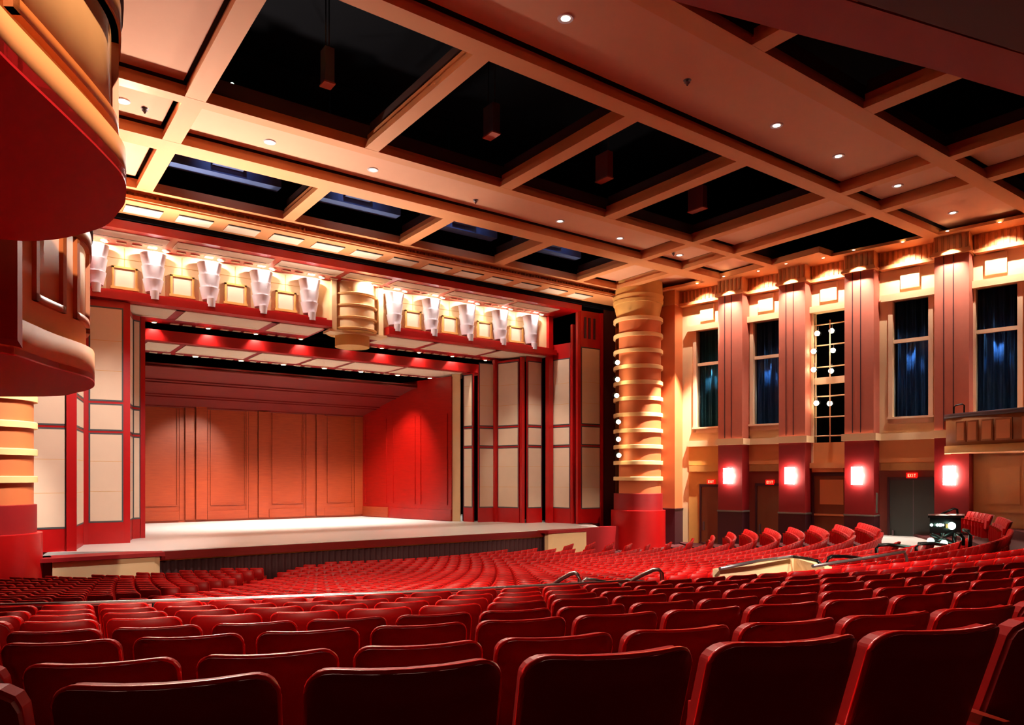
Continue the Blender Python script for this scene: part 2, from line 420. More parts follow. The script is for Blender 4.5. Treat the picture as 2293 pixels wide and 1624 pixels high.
# catwalk stuff in the stage side coffers
for i,(x0,x1) in enumerate(((5.4,10.5),(11.0,16.1),(16.65,21.6),(22.2,27.3))):
    m=MB(); m.box(x0+.5,x1-.3,30.6,31.2,12.25,13.6); m.box(x0+2.0,x0+3.2,30.3,30.6,12.5,13.2)
    o=m.build('duct',M['bluew']); tag(o,'blue-lit duct inside the %s small ceiling coffer from the left'%ordw(i+1),'duct','ducts above the small coffers by the stage')
    light('SPOT',(x0+2.2,28.6,13.6),55,(.35,.5,1),.1,(x0+2.6,30.8,12.8),75,.9,name='coffer_work_lamp')
    if i>0:
        o=MB().tube([(x1-.8,28.3,13.2),(x1-.8,29.9,13.2)],.035,8).build('tube_light',M['cool']); tag(o,'thin white tube light in the %s small ceiling coffer from the left'%ordw(i+1),'lamp','thin tube lights above the small coffers')
    o=empty('pipe_hanger',(x0+.5,28.5,12)); tag(o,'dark pipe bracket hanging in the %s small ceiling coffer from the left'%ordw(i+1),'bracket','pipe brackets in the small coffers')
    MB().tube([(x0+.5,28.5,12.3),(x0+.5,28.5,16)],.035,6).build('rod',M['black'],o); MB().box(x0+.38,x0+.62,28.38,28.62,12.2,12.32).build('foot',M['black'],o)

# ---------------------------------------------------------------- proscenium crown and soffits
m=MB(); m.box(-6,34.2,31.9,32.1,10.95,11.5); cr=struct(m.build('trim_1',M['flute']))
m=MB()
x=2.0
while x<30.5: m.box(x,x+.09,31.82,31.9,10.97,11.34); x+=.2
m.build('fluting',M['flute'],cr)
m=MB(); m.box(-6,34.0,31.7,33.45,10.8,10.95); m.box(-6,34,31.6,31.95,10.86,10.99); m.build('soffit',M['beam'],cr)
m=MB()
for k in range(14):
    xc=3.3+k*1.95
    m.box(xc-.68,xc+.68,32.25,33.1,10.77,10.8)
split_boxes(m,'soffit_tile',M['tile'],cr)
m=MB()
for k in range(14):
    xc=3.3+k*1.95
    m.box(xc-.68,xc+.68,32.17,32.25,10.76,10.8)
m.build('tile_shadow_line',M['gap'],cr)
# red upper soffit with cream panels
ps=struct(MB().box(2.6,29.6,33.5,36.3,10.2,10.55).build('trim_2',M['red']))
MB().box(-6,34,33.5,36.5,10.56,10.9).build('recess',M['void'],ps)
seps=[at_z(u,v,10.2)[0] for u,v in [(392,537),(629,577),(784,605),(887,626),(1020,647),(1156,675)]]
xs=[3.0]+seps+[28.4]
m=MB(); l=MB()
for a,b in zip(xs,xs[1:]):
    m.box(a+.16,b-.16,33.95,35.1,10.17,10.2)
    l.box(a+.3,b-.3,34.78,34.81,10.16,10.171)
split_boxes(m,'soffit_panel',M['panel'],ps); l.build('panel_line',M['gap'],ps)
# dentils between lamps
LX=[4.25,6.68,9.04,11.45,13.95,16.3,18.67,21.05,23.41,25.8,28.18]
m=MB()
for a,b in zip(LX,LX[1:]):
    for q in (1,2,3): c=a+(b-a)*q/4; m.box(c-.19,c+.19,35.42,35.6,10.165,10.2)
split_boxes(m,'dentil',M['panel'],ps)
# ---------------------------------------------------------------- frieze
fr=struct(MB().box(3.0,29.2,36,36.3,7.7,10.3).build('wall_proscenium',M['cream']))
m=MB()
for q in range(-4,5):
    pass
URN=[3.92,6.2,8.6,11.0,13.43,18.2,20.5,22.9,25.25,27.6]
URN2=[c*.995 for c in URN]
PAN=[5.05,7.41,9.78,12.2,19.33,21.7,24.1,26.45]
m=MB()
for c in PAN: m.box(c-.008,c+.008,35.985,36,8.0,10.1); m.box(c-1.0,c+1.0,35.985,36,9.62,9.635)
m.build('joint_line',M['gold'],fr)
for c in PAN:
    m=MB(); z0,z1=8.35,9.25; w=.44
    m.box(c-w-.07,c-w+.02,35.9,36,z0,z1); m.box(c+w-.02,c+w+.07,35.9,36,z0,z1); m.box(c-w-.07,c+w+.07,35.9,36,z1-.07,z1+.02); m.box(c-w-.12,c+w+.12,35.86,36,z0-.09,z0+.02)
    f=m.build('frieze_frame',M['gold'],fr); MB().box(c-w,c+w,35.96,36,z0,z1-.05).build('square_panel',M['panel'],f)
for i,c in enumerate(URN2):
    y=35.82
    o=empty('urn_sconce',(c,y,8)); tag(o,'white tiered urn sconce, %s from the left along the frieze over the stage'%ordw(i+1),'sconce','white urn sconces over the stage')
    m=MB(); m.lathe([(.0,9.42),(.43,9.42),(.54,9.98),(.50,9.98),(.40,9.5),(0,9.5)],c,y,32); m.build('upper_cup',M['white'],o)
    m=MB(); m.lathe([(.0,8.84),(.38,8.84),(.475,9.41),(0,9.42)],c,y,32); m.build('middle_cup',M['white'],o)
    m=MB(); m.lathe([(.0,8.28),(.31,8.28),(.43,8.83),(0,8.85)],c,y,32); m.build('lower_cup',M['white'],o)
    m=MB(); m.lathe([(0,7.9),(.17,7.9),(.19,8.29),(0,8.29)],c,y-.36,24); m.build('stem',M['white'],o)
    m=MB(); m.box(c-.12,c+.12,y,36.0,8.5,9.4); m.build('bracket',M['gold'],o)
for i,c in enumerate(LX):
    o=empty('frieze_downlight',(c,35.72,10.2)); tag(o,'bright recessed spotlight, %s from the left above the stage frieze'%ordw(i+1),'downlight','recessed spotlights above the frieze')
    m=MB(); m.lathe([(.1,10.14),(.17,10.17),(.18,10.2)],c,35.62,18); m.build('trim_ring',M['panel'],o)
    m=MB(); m.disc(c,35.62,10.15,.11); m.build('lens',M['glow'],o)
    light('SPOT',(c if i==5 else URN2[i if i<5 else i-1],(34.95 if i==5 else 35.12),10.13),105,HOT,.04,(c if i==5 else URN2[i if i<5 else i-1],35.95,9.1),155,.5,name='frieze_spot')
# central bow
bow=empty('bow_front_corbel',(16.0,36,7)); tag(bow,'cream half-round ringed corbel at the middle of the stage frieze','corbel')
BX=15.95
m=MB(); m.lathe([(1.12,7.6),(1.12,10.2)],BX,36.35,40,180,360); m.build('drum',M['cream'],bow)
for z in (9.55,8.95,8.32,7.75):
    m=MB(); m.lathe([(1.12,z-.04),(1.22,z-.04),(1.27,z+.03),(1.12,z+.09)],BX,36.35,40,180,360); m.build('ring',M['ring'],bow)
m=MB(); m.lathe([(.9,6.95),(.9,7.6),(1.35,7.62)],BX,36.45,40,0,360); m.disc(BX,36.45,6.95,.9); m.build('foot',M['gold'],bow)
m=MB(); m.box(BX-1.45,BX-1.18,35.7,36,7.6,10.2); m.box(BX+1.18,BX+1.45,35.7,36,7.6,10.2); m.box(BX-1.6,BX+1.6,35.55,36.5,7.5,7.62); m.build('side_strip',M['cream'],bow)
# red bands and canopies below the frieze
def canopy(x0,x1,seps,lamps,name,label):
    o=empty(name,((x0+x1)/2,37.4,7.7)); tag(o,label,'canopy','panelled canopies under the frieze')
    m=MB(); m.box(x0,x1,35.4,36.0,7.7,8.02); m.box(x0,x1-.25,35.5,36.0,8.02,8.12); m.build('front_band',M['red'],o)
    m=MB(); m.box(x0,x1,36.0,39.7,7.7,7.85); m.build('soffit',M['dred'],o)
    xs=[x0]+seps+[x1]; m=MB(); l=MB()
    for a,b in zip(xs,xs[1:]): m.box(a+.2,b-.2,36.0,38.3,7.66,7.7); l.box(a+.4,b-.4,37.95,37.98,7.655,7.66)
    split_boxes(m,'soffit_panel',M['panel'],o); l.build('panel_line',M['gold'],o)
    m=MB(); q=x0+.35
    while q<x1-.3:
        if all(abs(q-t)>.35 for t in lamps): m.box(q-.2,q+.2,39.25,39.5,7.66,7.7)
        q+=.6
    split_boxes(m,'dentil',M['panel'],o)
lampsL=[6.83,9.36,11.76,14.21]; lampsR=[19.1,21.6,23.97,26.49]
canopy(3.2,14.4,[at_z(398,701,7.7)[0],at_z(602,730,7.7)[0]],lampsL,'stage_canopy','red and cream panelled canopy on the left under the frieze')
canopy(17.6,29.2,[at_z(957,773,7.7)[0],at_z(1093,790,7.7)[0]],lampsR,'stage_canopy','red and cream panelled canopy on the right under the frieze')
for i,c in enumerate(lampsL+lampsR):
    o=empty('canopy_downlight',(c,39.4,7.7)); tag(o,'warm recessed spotlight, %s from the left along the canopy under the frieze'%ordw(i+1),'downlight','recessed spotlights in the canopies')
    m=MB(); m.lathe([(.1,7.64),(.17,7.67),(.18,7.7)],c,39.4,18); m.build('trim_ring',M['panel'],o)
    MB().disc(c,39.4,7.65,.11).build('lens',M['glow'],o)
    light('SPOT',(c,39.4,7.58),150,WARM,.06,(c,40.0,0),100,.7,name='canopy_spot')
# side posts of the stage opening
m=MB(); m.box(28.85,29.2,35.75,36.1,-2.85,10.2); struct(m.build('trim_3',M['red']))
m=MB(); m.box(3.3,3.62,35.75,36.1,-2.85,10.2); struct(m.build('trim_4',M['red']))
# second beam
b2=empty('stage_header',(16.5,41,6.8)); tag(b2,'red header beam with cream soffit panels hanging deeper over the stage','beam')
m=MB(); m.box(6.35,26.6,39.5,39.8,6.8,7.34); m.build('fascia',M['red'],b2)
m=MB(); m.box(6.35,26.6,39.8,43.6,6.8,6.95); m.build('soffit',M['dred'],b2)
ss=[at_z(u,v,6.8)[0] for u,v in [(404,776),(579,790),(706,801),(784,812),(897,825),(1017,840)]]
xs=[6.5]+ss+[26.6]; m=MB(); l=MB()
for a,b in zip(xs,xs[1:]): m.box(a+.14,b-.14,40.0,42.6,6.76,6.8); l.box(a+.3,b-.3,42.3,42.33,6.755,6.76)
split_boxes(m,'soffit_panel',M['panel'],b2); l.build('panel_line',M['gold'],b2)
L2=[at_z(u,v,6.8)[0] for u,v in [(437,797),(545,804),(637,814),(728,823),(812,830),(893,838),(964,845)]]
m=MB(); q=6.8
while q<26.4:
    if all(abs(q-t)>.4 for t in L2): m.box(q-.2,q+.2,43.15,43.4,6.76,6.8)
    q+=.66
split_boxes(m,'dentil',M['panel'],b2)
for i,c in enumerate(L2):
    o=empty('stage_downlight',(c,43.2,6.8)); tag(o,'bright recessed spotlight, %s from the left in the deeper stage header'%ordw(i+1),'downlight','recessed spotlights in the stage header')
    m=MB(); m.lathe([(.13,6.73),(.2,6.77),(.21,6.8)],c,43.2,18); m.build('trim_ring',M['panel'],o)
    MB().disc(c,43.2,6.74,.14).build('lens',M['glow'],o)
    light('SPOT',(c,43.2,6.65),1500,(1,.92,.82),.08,(c,45.2,-2.85),85,.8,name='stage_spot')
    light('SPOT',(c,38.9,7.6),10,WARM,.08,(c,39.6,6.9),90,.8,name='header_wash')

# ---------------------------------------------------------------- stage
st=struct(MB().prism([(1.2,33.4),(5.5,31.1),(24.9,31.2),(28.8,31.1),(30.2,33.2),(30.2,52),(1,52)],-3.05,-2.85).build('floor_stage',M['deck']))
st['kind']='structure'
m=MB(); m.box(5.5,24.9,31.0,31.12,-3.2,-2.88); m.build('stage_lip',M['woodc'],st)
m=MB(); m.box(5.5,24.9,31.15,31.2,-3.26,-3.2); m.build('brass_line',M['gold'],st)
# pleated pit drape
m=MB(); path=[]; x=5.5
while x<24.9: path.append((x,31.25+.05*math.sin(x*22))); x+=.05
m.wallstrip(path,-4.6,-3.1,.03); o=m.build('pleated_skirt',M['pleat']); tag(o,'dark pleated drape hanging under the stage edge','drape')
for x0,x1,l in ((2.0,5.55,'left'),(24.6,27.3,'right')):
    o=empty('pit_wall',((x0+x1)/2,30.6,-4)); tag(o,'low cream wall panel below the stage at its %s end'%l,'panel','cream panels below the stage ends')
    if l=='left': pts=[(x0,30.5),(x1-.25,30.5),(x1-.05,30.6),(x1,30.85)]
    else: pts=[(x0,30.85),(x0+.05,30.6),(x0+.25,30.5),(x1,30.5)]
    MB().wallstrip(pts,-4.7,-3.02,.12).build('panel',M['cream'],o)
    MB().prism([(x0-.3 if l=='right' else x0-2,31.6),(x0-.1 if l=='right' else x0-2,30.4),(x1+.1,30.4),(x1+.1,31.6)],-3.0,-2.86).build('cap',M['dred'],o)
m=MB(); m.box(-6,2.0,30.9,31.6,-4.7,-2.86); m.box(27.3,34,31.0,31.6,-4.7,-2.86); struct(m.build('trim_5',M['dred']))
# back wall of the shell
bw=struct(MB().box(6.5,22.9,50,50.2,-2.85,5.2).build('wall_back',M['wood']))
def bx(u,v=1100): return at_y(u,v,50)[0]
zc=280; 
def zx(x): return bx(280+x/3.248)
m=MB()
for a,b,d in ((395,420,.06),(435,500,.16),(512,592,.22),(600,612,.06),(880,896,.06),(896,960,.10),(966,1040,.18),(1300,1312,.05),(1314,1378,.1),(1388,1445,.16),(1665,1725,.12)):
    m.box(zx(a),zx(b),50-d,50,-2.7,5.2)
m.build('pilaster',M['wood'],bw)
m=MB()
for a,b in ((60,392),(598,884),(1046,1304),(1448,1664)):
    m.box(zx(a),zx(b),49.9,50,-2.72,-2.15); 
    xa,xb=zx(a+22 if a>100 else a),zx(b-16)
    m.box(xa,xa+.05,49.93,50,-1.75,4.6); m.box(xb,xb+.05,49.93,50,-1.75,4.6); m.box(xa,xb,49.93,50,-1.8,-1.73)
m.build('moulding',M['wood'],bw)
# right shell wall
sw=struct(MB().wallstrip([(22.6,50.1),(24.7,40.7)],-2.85,6.6,.15).build('wall_shell_right',M['woodr']))
def along(f0,f1,z0,z1,off,mm,name):
    p=[(22.6+2.1*f0,50.1-9.4*f0),(22.6+2.1*f1,50.1-9.4*f1)]
    m=MB(); m.wallstrip([(p[0][0]-off,p[0][1]-off*.2),(p[1][0]-off,p[1][1]-off*.2)],z0,z1,.08); m.build(name,mm,sw)
along(.03,.33,-2.8,-2.1,.06,M['wood'],'plinth'); along(.37,1,-2.8,-2.1,.06,M['woodr'],'plinth')
for f in (.05,.30,.38,.62,.68,.95): along(f,f+.012,-1.8,4.2,.05,M['woodr'],'moulding')
m=MB(); m.wallstrip([(24.75,40.75),(25.15,40.35)],-2.85,7.2,.1); struct(m.build('trim_6',M['cream']))
# shell ceiling in wooden bays
sc_=struct(MB().hexa([(6.3,44,6.2),(25.2,44,6.2),(23.3,50,4.5),(6.3,50,4.5),(6.3,44,6.35),(25.2,44,6.35),(23.3,50,4.65),(6.3,50,4.65)]).build('ceiling_shell',M['woodc']))
for f in (0.0,.30,.36,.66,.72,.97):
    y=44+6*f; z=6.2-1.7*f; x1=25.2-1.9*f
    m=MB(); m.hexa([(6.3,y,z-.07),(x1,y,z-.07),(x1,y+.16,z-.11),(6.3,y+.16,z-.11),(6.3,y,z+.05),(x1,y,z+.05),(x1,y+.16,z),(6.3,y+.16,z)]); m.build('rib',M['woodc'],sc_)
# dark stage house
m=MB(); m.box(-2,36,51.5,51.7,-4,18); m.box(-2.2,-2,32.5,51.6,-4,18); m.box(36,36.2,32,51.6,-4,18); m.box(-2,36,31.5,51.6,17.9,18); m.box(-2,36,36.35,36.45,10.3,18); m.box(-2,36,33.4,33.5,10.6,12)
m.box(29.2,36,36.5,36.6,-4,12); m.box(-2,3.3,36.5,36.6,-4,12); m.box(-1,36,40,51,7.9,8.0)
m.box(5.0,6.2,39.9,40.1,-2.85,8); m.box(25.6,30,40.6,40.8,-2.85,8)
struct(m.build('wall_stage_house',M['void']))

# ---------------------------------------------------------------- panel towers beside the stage
LEV=[(-1.86,1.86),(2.08,3.13),(3.36,7.3)]
def tower(label, faces, posts, group='panelled side towers of the stage'):
    o=empty('panel_tower',(faces[0][0],faces[0][1],-2.85)); tag(o,label,'side tower',group)
    for (x0,y0,x1,y1,top,lev) in faces:
        dx,dy=x1-x0,y1-y0; L=math.hypot(dx,dy); dx/=L; dy/=L
        xf=lambda a,b,z,x0=x0,y0=y0,dx=dx,dy=dy:(x0+a*dx+b*dy, y0+a*dy-b*dx, z)
        base=-2.85
        m=MB(xf); m.box(0,L,-.12,0,base,top); f=m.build('frame',M['red'],o)
        m=MB(xf); e=MB(xf); i0,i1=.09,L-.09
        if L<.6: i0,i1=.05,L-.05
        for z0,z1 in lev:
            e.box(i0-.06,i1+.06,0,.012,z0-.07,z1+.07); m.box(i0,i1,.0,.02,z0,z1)
        if L>.5:
            sm=MB(xf)
            for zz in (-.6,.7,4.6,5.9): sm.box(i0,i1,.02,.023,zz,zz+.018)
            sm.build('panel_seam',M['gold'],f)
        p=m.build('fabric_panel',M['panel'],f); e.build('panel_edge',M['edge'],f)
    for (x,y,w,z0,z1) in posts:
        MB().box(x-w/2,x+w/2,y-w/2,y+w/2,z0,z1).build('post',M['red'],o)
LV=[(-1.86,1.86),(2.08,3.13),(3.36,7.3)]
# right hand towers
tower('red panelled tower between the shell wall and the stage opening, right side',
      [(25.65,38.95,26.75,38.75,7.2,LV),(26.85,38.55,27.35,36.9,7.5,LV)],[(26.8,38.7,.3,-2.85,7.6),(27.5,36.75,.22,-2.85,7.6)])
tower('narrow red panelled tower against the cream edge of the right shell wall',[(25.3,40.2,25.48,39.35,6.75,LV[:2]+[(3.36,6.6)])],[])
tower('red panelled tower immediately inside the right post of the stage opening',
      [(27.7,36.5,28.85,36.45,7.65,LV)],[])
tower('red panelled tower just outside the right post of the stage opening',
      [(29.25,35.95,29.55,34.5,8.4,[LV[0],LV[1],(3.36,7.4)])],[(29.62,34.35,.2,-2.85,9.5)])
tower('tall dark red panelled tower beside the ringed column',
      [(29.75,33.75,31.35,33.7,10.3,[(-1.86,1.86),(2.08,3.13),(3.36,8.0)])],[(29.65,33.9,.2,-4.5,10.3),(31.4,33.7,.2,-4.5,10.3)])
m=MB()
for q in (30.0,30.35,30.75): m.box(q,q+.14,33.66,33.73,8.6,9.9)
m.box(31.55,36,33.6,33.7,-4.5,10.9); m.box(29.6,31.4,33.72,33.8,-4.6,-2.8); struct(m.build('wall_side_return',M['wain']))
# left hand towers
tower('red panelled tower behind the left ringed column',
      [(1.15,33.0,2.65,32.95,10.3,[(-1.9,1.86),(2.08,3.3),(3.5,8.0)])],[(2.78,33.0,.34,-2.85,10.3)])
tower('narrow slanted red panelled tower beside the left stage post',
      [(2.98,33.35,3.42,35.4,9.5,LV)],[])
tower('broad red panelled tower between left stage post and wooden shell',
      [(3.62,35.75,4.98,35.6,7.65,LV)],[(5.08,35.75,.28,-2.85,7.65)])
tower('narrow folded red panelled tower against the left edge of the wooden shell',
      [(5.32,36.5,5.62,37.7,7.6,LV),(5.65,37.8,5.98,38.0,7.6,LV)],[(6.12,38.2,.2,-2.85,7.6)])

# ---------------------------------------------------------------- ringed columns
def column(cx,cy,label,lit_slot,zb):
    o=empty('ringed_column',(cx,cy,zb)); tag(o,label,'column','two ringed columns beside the stage')
    m=MB(); m.lathe([(1.62,zb),(1.62,-1.94),(1.45,-1.92)],cx,cy,64); m.build('base',M['red'],o)
    m=MB(); m.lathe([(1.45,-1.94),(1.45,-.95),(1.36,-.93)],cx,cy,64); m.build('plinth_drum',M['dred'],o)
    if lit_slot:
        # shaft split around a vertical light slot on the stage side
        m=MB(); m.lathe([(1.35,-.95),(1.35,9.3)],cx,cy,60,168,500); m.build('shaft',M['peach'],o)
        m=MB(); m.lathe([(1.0,-.95),(1.0,9.3)],cx,cy,30,140,168); m.build('slot',M['wain'],o)
    else:
        m=MB(); m.lathe([(1.35,-.95),(1.35,9.3)],cx,cy,64); m.build('shaft',M['peach'],o)
    for k in range(11):
        z=-.17+.942*k
        m=MB(); m.lathe([(1.34,z),(1.47,z),(1.47,z+.2),(1.45,z+.23),(1.34,z+.23)],cx,cy,64); m.build('ring',M['ring'],o)
    m=MB(); m.lathe([(1.2,9.3),(1.42,10.3),(1.47,10.32),(1.5,10.52),(1.45,10.54),(1.47,10.62),(1.52,10.8),(1.45,10.82),(1.45,11.7)],cx,cy,64); m.build('capital',M['gold'],o)
column(31.9,31.0,'ringed peach column with gold capital at the right of the stage',True,-4.6)
column(.12,31.0,'ringed column at the left of the stage, below the balcony box',False,-4.6)
for i,(u,v) in enumerate([(1383,812),(1383,850),(1381,886),(1385,945),(1385,984),(1386,1020)]):
    X,Y,z=at_depth(u,v,42.6)
    o=empty('slot_spotlight',(X,Y,z)); tag(o,'small spotlight, %s from the top in the slot of the right column'%ordw(i+1),'spotlight','spotlights in the slot of the right column')
    MB().sphere((X,Y,z),.13,10).build('bulb',M['glow'],o); MB().tube([(X+.02,Y+.05,z),(X+.2,Y+.4,z+.1)],.15,12).build('housing',M['black'],o)

# ---------------------------------------------------------------- right wall
AX,AY=34.1,30.6; LN=math.hypot(3.4,17.76); DX,DY=3.4/LN,-17.76/LN; NX,NY=DY,-DX
def W(s,n,z): return (AX+s*DX+n*NX, AY+s*DY+n*NY, z)
def wb(): return MB(W)
SEND=34
BAYS=[(1.45,3.8),(5.25,7.33),(8.74,10.72),(12.1,14.75),(16.15,18.45)]
PIERS=[(3.8,5.25),(7.33,8.74),(10.72,12.1),(14.75,16.15),(18.45,19.9)]
WIN=[(1.95,3.4),(5.5,7.0),(8.85,10.45),(12.72,14.3),(16.1+.15,17.85)]
m=wb()
m.box(-3,1.95,-.4,0,-4.6,11.2)
for i,(w0,w1) in enumerate(WIN):
    nxt=WIN[i+1][0] if i<4 else SEND
    if i==2:
        m.box(w1,nxt,-.4,0,-4.6,11.2); m.box(w0,w1,-.4,0,8.75,11.2); m.box(w0,w1,-.4,0,-4.6,.75)
    else:
        m.box(w1,nxt,-.4,0,-4.6,11.2); m.box(w0,w1,-.4,0,8.75,11.2); m.box(w0,w1,-.4,0,-4.6,2.95)
wr=struct(m.build('wall_right',M['cream']))
m=wb(); m.box(-3,SEND,-3.2,-3.1,-1,11.2); m.box(-3,SEND,-3.1,-.4,11.0,11.2); m.box(-3,SEND,-3.1,-.4,0,.1)
for q in (0,4.5,8.0,11.4,15.3,19): m.box(q,q+.1,-3.1,-.4,0,11)
struct(m.build('wall_behind_windows',M['void']))
# corner pier, full height
m=wb(); m.box(-3.2,1.0,0,.9,-4.6,10.35); m.build('corner_pier',M['peach'],wr)
m=wb(); m.box(-3.2,1.02,0,.93,-4.6,-1.9); m.box(-3.2,1.05,0,.97,-1.9,-1.84); m.build('wainscot',M['wain'],wr)
for i,(p0,p1) in enumerate(PIERS):
    m=wb(); m.box(p0,p1,0,.9,2.2,10.35); p=m.build('pilaster',M['pink'],wr)
    m=wb(); q=(p1-p0)/3.6
    for k in (1,2): m.box(p0+q*k-.02,p0+q*k+.02,.9,.915,2.25,10.3)
    for k in (1,2): m.box(p1,p1+.01,.3*k-.012,.3*k+.012,2.25,10.3) if False else None
    m.build('groove',M['wain'],p)
    m=wb(); m.box(p0,p1,0,.9,-1.88,2.0); m.build('lower_pilaster',M['lowred'],wr)
    m=wb(); m.box(p0-.02,p1+.02,0,.93,-4.6,-1.9); m.build('wainscot',M['wain'],wr)
    m=wb(); m.box(p0-.04,p1+.04,0,.96,-1.92,-1.84); m.build('wainscot_cap',M['teal'],wr)
    m=wb(); m.box(p0-.12,p1+.12,0,1.02,1.85,2.2); m.build('ledge',M['cream'],wr)
    m=wb(); m.box(p0-.06,p1+.06,0,1.0,10.35,10.5); m.box(p0-.02,p1+.02,0,.94,10.5,11.2); m.box(p0-.12,p1+.12,0,1.08,10.28,10.4); m.build('pilaster_cap',M['beam'],wr)
m=wb(); m.box(-3.2,1.06,0,1.0,10.35,10.5); m.box(-3.2,1.02,0,.94,10.5,11.2); m.build('pilaster_cap',M['beam'],wr)
# crown between the pilasters
m=wb(); fl=wb()
for a,b in ((1.0,3.75),(5.3,7.28),(8.8,10.67),(12.15,14.7),(16.2,18.4),(19.95,24)):
    m.box(a,b,0,.2,10.35,11.2); m.box(a,b,0,.45,10.28,10.45)
    q=a+.1
    while q<b-.1: fl.box(q,q+.1,.2,.25,10.48,11.15); q+=.24
for p0,p1 in PIERS:
    q=p0+.05
    while q<p1: fl.box(q,q+.1,.94,.985,10.52,11.15); q+=.24
m.build('crown',M['beam'],wr); fl.build('fluting',M['flute'],wr)
# ledges in the bays
m=wb()
for i,(a,b) in enumerate(BAYS):
    if i!=2: m.box(a-.05,b+.05,0,.18,1.85,2.2)
m.build('ledge',M['cream'],wr)
# windows
for i,(w0,w1) in enumerate(WIN):
    b0,b1=BAYS[i]; b0=max(b0,w0-.45); b1=min(b1,w1+.45)
    zb=2.95 if i!=2 else .75
    m=wb(); F=.2
    m.box(w0-F,w0,-.3,.08,zb-.25,8.78); m.box(w1,w1+F,-.3,.08,zb-.25,8.78); 
    if i!=2: m.box(w0-F,w1+F,-.3,.08,2.65,2.98); m.box(w0-.25,w1+.25,-.0,.16,2.9,3.0)
    m.box(w0,w1,-.28,-.12,6.66,6.84) if i!=2 else m.box(w0,w1,-.28,-.05,4.95,5.3)
    wn=struct(m.build('window_%d'%(i+1),M['frame']))
    m=wb(); m.box(b0-.02,b1+.02,0,.3,8.72,9.05); m.build('head_moulding',M['cream'],wn)
    c=(w0+w1)/2; m=wb(); m.box(c-.42,c+.42,0,.14,9.25,10.2); m.build('square_boss',M['cream'],wn)
    if i!=2:
        m=wb(); m.box(w0,w1,-.22,-.21,2.98,8.75); m.build('pane',M['glass'],wn)
        light('SPOT',W((w0+w1)/2,-.31,6.6),85,(.45,.7,1),.05,W((w0+w1)/2,-.5,3.2),60,.8,name='curtain_fill')  # added hidden light between glass and curtain, brightens the blue folds
        path=[]; q=w0
        while q<=w1+.01:
            path.append((q, -.55+.09*math.sin(q*17+i)+.05*math.sin(q*31))); q+=.03
        m=MB(W)
        A=[m.v((a,b,2.6)) for a,b in path]; B=[m.v((a,b+.02*math.sin(a*9),8.9)) for a,b in path]
        A2=[m.v((a,b-.02,2.6)) for a,b in path]; B2=[m.v((a,b-.02+.02*math.sin(a*9),8.9)) for a,b in path]
        for k in range(len(path)-1):
            m.f((A[k],A[k+1],B[k+1],B[k]),True); m.f((A2[k+1],A2[k],B2[k],B2[k+1]),True)
            m.f((A[k+1],A[k],A2[k],A2[k+1])); m.f((B[k],B[k+1],B2[k+1],B2[k]))
        o=m.build('curtain',M['tealcurtain'] if i==0 else M['curtain'])
        tag(o,['dark teal curtain behind the tall window nearest the column','dark blue curtain behind the second tall window from the column','','dark blue curtain behind the tall window left of the side balcony','dark blue curtain behind the tall window above the side balcony'][i],'curtain','curtains behind the tall side windows')
# lighting ladder in the third bay
w0,w1=WIN[2]
lad=empty('lighting_ladder',W((w0+w1)/2,-.1,.8)); tag(lad,'white pipe lighting ladder filling the open tall bay of the side wall','lighting rig')
c=(w0+w1)/2
m=wb(); m.tube([(c,-.1,.8),(c,-.1,8.3)],.035,8); m.tube([(w0+.06,-.1,1.0),(w0+.06,-.1,8.5)],.03,8); m.build('upright',M['frame'],lad)
for z in (8.1,7.0,5.85,4.3,3.2,2.2):
    m=wb(); m.tube([(w0,-.1,z),(w1,-.1,z)],.035,8); m.build('rung',M['frame'],lad)
m=wb(); m.box(w0-.1,w1+.1,-.2,.35,.5,.78); m.box(w0,w1,-.2,.25,.3,.5); m.build('tray',M['beam'],lad)
for i,(u,v) in enumerate([(1830,747),(1862,741),(1822,787),(1865,785),(1822,828),(1861,831),(1828,903),(1858,904)]):
    X,Y,z=at_depth(u,v,38.4)
    o=empty('ladder_spotlight',(X,Y,z)); tag(o,'round lit spotlight on the ladder, %s of the %s pair from the top'%('left' if i%2==0 else 'right',ordw(i//2+1)),'spotlight','spotlights on the lighting ladder')
    m=MB(); m.sphere((X,Y,z),.13,12); m.build('lens',M['glow'],o)
    m=MB(); m.tube([(X+.03,Y+.03,z),(X+.32,Y+.12,z+.05),(X+.55,Y+.2,z+.08)],.12,12); m.build('barrel',M['black'],o)
    MB().tube([(X+.25,Y+.1,z+.1),(X+.25,Y+.1,z+.4)],.02,6).build('clamp',M['metal'],o)
m=wb(); m.box(c-.15,c+.75,-2.9,-2.8,1.0,4.4); o=m.build('lit_rear_pane',M['brown']); tag(o,'dim barred glass screen seen behind the lighting ladder','screen')
g=wb()
for q in range(5): g.box(c-.15+.2*q,c-.11+.2*q,-2.8,-2.76,1.0,4.4)
for q in range(7): g.box(c-.15,c+.75,-2.8,-2.76,1.2+.5*q,1.24+.5*q)
g.build('bars',M['black'],o)
